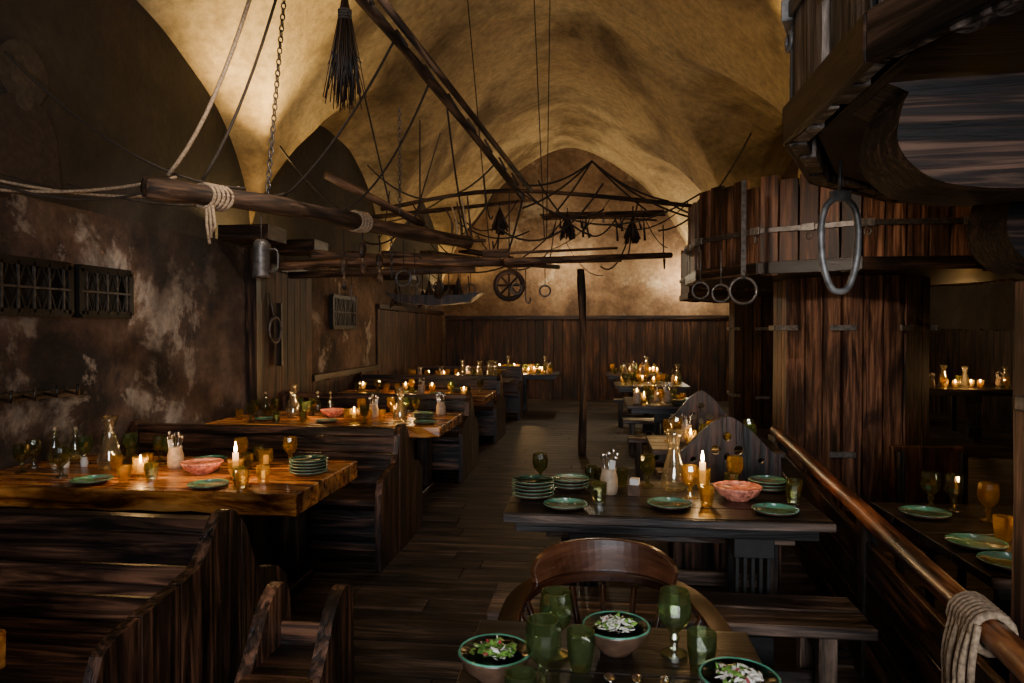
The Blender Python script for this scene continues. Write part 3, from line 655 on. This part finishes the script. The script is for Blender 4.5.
for a,b,sg in (((-1.25,5.2,3.46),(-2.1,5.6,2.58),.18),((-1.0,7.0,3.28),(-2.2,6.6,3.2),.35),((-1.2,5.6,3.43),(-1.3,7.1,2.55),.15),((-2.9,6.2,3.3),(-1.7,6.4,2.55),.25),((-.9,7.8,3.2),(.95,6.6,2.85),.35),((-1.9,7.2,2.4),(-.4,8.9,3.0),.4),((XL+.02,3.9,3.3),(-2.45,4.7,2.6),.2),((-1.35,4.6,3.53),(-2.3,5.0,2.6),.1)): sagrope(m,a,b,sg,.009,ROPED,16)
for i in range(3):
    x=q.uniform(-2.8,.5); y=q.uniform(6.9,9.0); m.tube([(x,y,q.uniform(2.2,2.7)),(x+q.uniform(-.4,.4),y,zc(x,y)-.01)],.006,ROPED,5)
m.obj('hanging_ropes')
m=MB(); chain(m,(-2.40,4.92,2.60),(-2.22,5.0,zc(-2.22,5.0)-.02),IRON); m.obj('hanging_chain')
m=MB(); chain(m,(-1.75,6.15,2.64),(-1.75,6.15,3.6),IRON,.05,.005); chain(m,(-1.9,6.4,2.1),(-1.9,6.4,2.62),IRON,.05,.005); m.obj('hanging_chain')
for i in range(16):
    x=q.uniform(-2.9,-.4); y=q.uniform(7.1,8.8); z=q.uniform(1.85,2.05); m=MB()
    if i%3==0:
        for k in range(18): m.tube([(0,0,.2),(q.uniform(-.06,.06),q.uniform(-.06,.06),q.uniform(-.04,.06))],[.003,.012],W_DARK,4)
    elif i%3==1:
        m.tube([tuple(p) for p in crom([(0,0,.2),(0,0,.06),(.03,0,.0),(.06,0,.04),(.05,0,.07)],4)],.009,IRON,6)
    else: m.ring((0,0,.09),.06,.01,IRON,'y'); m.tube([(0,0,.15),(0,0,.22)],.006,IRON,5)
    m.tube([(0,0,.2),(0,0,.42)],.005,ROPED,5); m.obj(('herb_bunch','iron_hook','iron_hoop')[i%3],(x,y,z))
for (x,y,z) in ((-.35,8.75,2.72),(-1.15,8.4,2.75),(.45,8.75,2.66)):
    m=MB()
    for k in range(40): m.tube([(0,0,.34),(q.uniform(-.1,.1),q.uniform(-.08,.08),q.uniform(0,.12))],[.003,.012],W_DARK,4)
    m.tube([(0,0,.3),(0,0,.4)],.006,ROPED,5); m.obj('herb_bunch',(x,y,z))
m=MB()
for i in range(9):
    y=8.8+.05*i; a=R.uniform(-.1,.1); m.tube([(-.62+a,y,3.05+R.uniform(-.03,.03)),(.1,y,3.06),(.80+a,y+.05,3.05+R.uniform(-.04,.04))],.013,W_LOG,6)
for x in (-.4,.1,.6): m.tube([(x,8.7,3.03),(x,9.35,3.03)],.018,W_LOG,6)
for k in range(14):
    x=R.uniform(-.6,.7); m.tube([(x,9,3.03),(x+R.uniform(-.08,.08),9,2.82+R.uniform(-.1,.1))],[.005,.018],ROPED,5)
m.obj('stick_chandelier')
m=MB(); m.tube([(0,0,.45),(0,0,1.3)],.012,W_LOG,6); m.tube([(0,0,1.28),(0,0,zc(-1.1,3.0)-2.57-.04)],.007,ROPED,5)
for i in range(150):
    a=R.uniform(0,6.28); r=R.uniform(.01,.085); m.tube([(0.01*math.cos(a),.01*math.sin(a),.5),(r*.7*math.cos(a)+R.uniform(-.01,.01),r*.7*math.sin(a),.25),(r*math.cos(a)+R.uniform(-.025,.025),r*math.sin(a),R.uniform(0,.2))],.0022,W_DARK,4)
for k in range(4): m.ring((0,0,.40+.012*k),.026,.006,ROPED,'z',10)
m.obj('twig_broom',(-1.10,3.0,2.57))
def tankard(x,y,z):
    m=MB(); m.lathe([(.065,0),(.06,.02),(.055,.22),(.06,.24),(.04,.27),(.001,.28)],IRON,14); m.tube([tuple(p) for p in crom([(.055,0,.2),(.12,0,.19),(.12,0,.06),(.06,0,.04)],4)],.009,IRON,6); m.tube([(0,0,.27),(0,0,2.44-z)],.005,ROPED,5); m.obj('hanging_tankard',(x,y,z))
tankard(-2.40,4.82,1.98)
def pulley(x,y,z,top=2.42):
    m=MB(); m.blob((0,0,0),.06,W_LOG,.5,.9,1.3); m.ring((0,0,-.02),.045,.008,IRON,'x',12); m.blob((0,.02,-.15),.045,W_LOG,.6,1,1.1); m.tube([(0,0,-.1),(0,0,.05)],.008,ROPE,5); m.tube([(0,0,.05),(0,0,top-z)],.006,ROPED,5); m.obj('hanging_pulley',(x,y,z))
pulley(-2.05,5.55,2.12); pulley(-1.86,5.9,2.2); pulley(-1.95,5.72,2.28)
m=MB(); m.ring((0,0,0),.07,.012,IRON,'y'); m.tube([(0,0,.07),(0,0,.34)],.006,ROPED,5); m.obj('iron_hoop',(-1.73,6.2,2.07))
m=MB(); m.ring((0,0,0),.16,.03,W_LOG,'y',20); 
for k in range(4):
    a=k*math.pi/4; m.tube([(.15*math.cos(a),0,.15*math.sin(a)),(-.15*math.cos(a),0,-.15*math.sin(a))],.012,W_LOG,6)
m.tube([(0,0,.16),(.0,0,1.05)],.008,ROPED,5); m.obj('hanging_wheel',(-1.0,8.1,2.12))
m=MB()
for i in range(5):
    m.tube([tuple(p) for p in crom([(0+.06*i,0,0),(.02+.05*i,.02,.18),(-.05+.06*i,0,.36+.04*i)],4)],[.016]*5+[.010]*3+[.004],HORN if i%2 else W_LOG,6)
m.tube([(-.1,0,.0),(.4,0,.0)],.02,W_LOG,6); m.obj('antlers',(-1.62,7.75,2.6))
m=MB(); o=[(-.55,.02),(-.4,-.09),(0,-.13),(.4,-.09),(.55,.02),(.3,-.01),(-.3,-.01)]
m.shape([o],.26,Matrix.Translation((0,0,0))@Matrix(((1,0,0,0),(0,0,-1,0),(0,1,0,0),(0,0,0,1))),W_DARK)
for x in (-.4,.4): m.tube([(x,0,-.02),(x,-.1,.2)],.007,ROPED,5)
m.obj('hanging_trough',(-1.8,7.75,2.0))
for (p,q2) in (((-.95,7.6,2.44),(.25,8.3,2.56)),((-.7,7.9,2.36),(.3,8.4,2.42))):
    m=MB(); p=V(p);q2=V(q2); m.tube([p,q2],.016,W_LOG,6); d=(q2-p).normalized(); m.board(p-d*.3,p,.10,.02,W_LOG,(0,0,1)); m.obj('wooden_oar')
m=MB(); m.board((XL+.04,3.5,1.2),(XL+.04,4.45,1.17),.05,.04,W_DARK)
for i in range(5): m.tube([(XL+.05,3.6+.18*i,1.19),(XL+.14,3.6+.18*i,1.17),(XL+.15,3.6+.18*i,1.24)],.010,W_DARK,6)
m.obj('peg_rack')
m=MB()
for i in range(2): m.box((XL+.06,6.95+i*.5,1.2),(XL+.06+.06,7.0+i*.5,1.9),W_DARK)
m.ring((XL+.12,7.3,1.6),.14,.015,IRON,'x'); m.tube([(XL+.12,7.3,1.7),(XL+.05,7.3,2.0)],.01,IRON); m.obj('wall_hung_tools')

def trough(x,y,z,lx,ly):
    m=MB(); m.box((x-lx/2,y-ly/2,z),(x+lx/2,y+ly/2,z+.02),W_DARK); m.box((x+lx/2-.02,y-ly/2,z+.02),(x+lx/2,y+ly/2,z+.14),W_DARK)
    m.box((x-lx/2,y-ly/2,z+.02),(x+lx/2-.02,y-ly/2+.02,z+.14),W_DARK); m.box((x-lx/2,y+ly/2-.02,z+.02),(x+lx/2-.02,y+ly/2,z+.14),W_DARK); m.obj('uplight_trough')
def spot(loc,tgt,e,c,ang,name='fill_spot',bl=.9,r=.12):
    l=bpy.data.lights.new(name,'SPOT'); l.energy=e; l.color=c; l.spot_size=math.radians(ang); l.spot_blend=bl; l.shadow_soft_size=r
    o=bpy.data.objects.new(name,l); o.location=loc; o.rotation_euler=(V(tgt)-V(loc)).to_track_quat('-Z','Y').to_euler(); COL.objects.link(o)
GOLD=(1,.68,.27)
for y,e in ((6.5,26),(7.6,5),(11.6,14),(15.5,34)):
    trough(XL+.28,y,2.46,.5,.4); plight(XL+.36,y,2.55,e,GOLD,.04,'uplight')
spot((XL+.36,6.5,2.53),(-2.95,6.1,4.0),620,GOLD,60,'uplight_spot',1,.05)
spot((XL+.36,7.6,2.53),(-3.0,7.5,4.2),70,GOLD,50,'uplight_spot',1,.05)
for x,y,e in ((1.25,6.5,15),(1.2,7.8,4),(2.4,5.95,14),(.85,2.3,4),(1.85,12.0,22),(2.4,11.3,6)):
    plight(x,y,2.50,e,GOLD,.05,'uplight')
spot((1.35,6.4,2.5),(1.8,5.2,4.2),800,GOLD,66,'uplight_spot',1,.05)
spot((1.9,6.0,2.5),(2.0,4.8,4.2),420,GOLD,70,'uplight_spot',1,.05)
spot((.9,2.4,2.5),(1.3,3.5,4.4),110,GOLD,66,'uplight_spot',1,.05)
plight(2.0,15.7,2.8,110,(1,.82,.55),.1,'uplight')
plight(-.6,15.4,3.0,75,(1,.82,.55),.1,'uplight')

def area(loc,rot,sx,sy,e,c,name):
    l=bpy.data.lights.new(name,'AREA'); l.shape='RECTANGLE'; l.size=sx; l.size_y=sy; l.energy=e; l.color=c
    o=bpy.data.objects.new(name,l); o.location=loc; o.rotation_euler=rot; COL.objects.link(o)
area((.2,YB+.02,2.0),(math.radians(90),0,0),2.0,1.7,250,(.90,.93,1),'daylight_fill')  # cool fill lamp added for the daylight from the camera side
spot((-.8,3.2,4.6),(-3.6,6.0,1.4),620,(1,.85,.70),34)  # fill spots without fixtures, added to brighten walls, pillar and tables
spot((-.9,2.2,3.0),(2.2,6.6,1.6),400,(1,.80,.62),30)
spot((-.6,9.5,4.9),(-.6,15,.8),40,(1,.62,.36),60)
spot((-.6,5.0,5.0),(-2.8,9.2,1.5),140,(1,.72,.48),46)
spot((-.6,1.0,4.6),(-1.8,3.6,.8),45,(1,.86,.72),60)

w=bpy.data.worlds.new('World'); bpy.context.scene.world=w; w.use_nodes=True
w.node_tree.nodes['Background'].inputs[0].default_value=(.35,.4,.5,1); w.node_tree.nodes['Background'].inputs[1].default_value=.3

cam=bpy.data.cameras.new('camera'); cam.lens=24.61; cam.sensor_width=36; cam.clip_start=.05
co=bpy.data.objects.new('camera',cam); co.location=(0,0,1.6); co.rotation_euler=(math.radians(89.06),0,math.radians(6.8)); COL.objects.link(co)
bpy.context.scene.camera=co
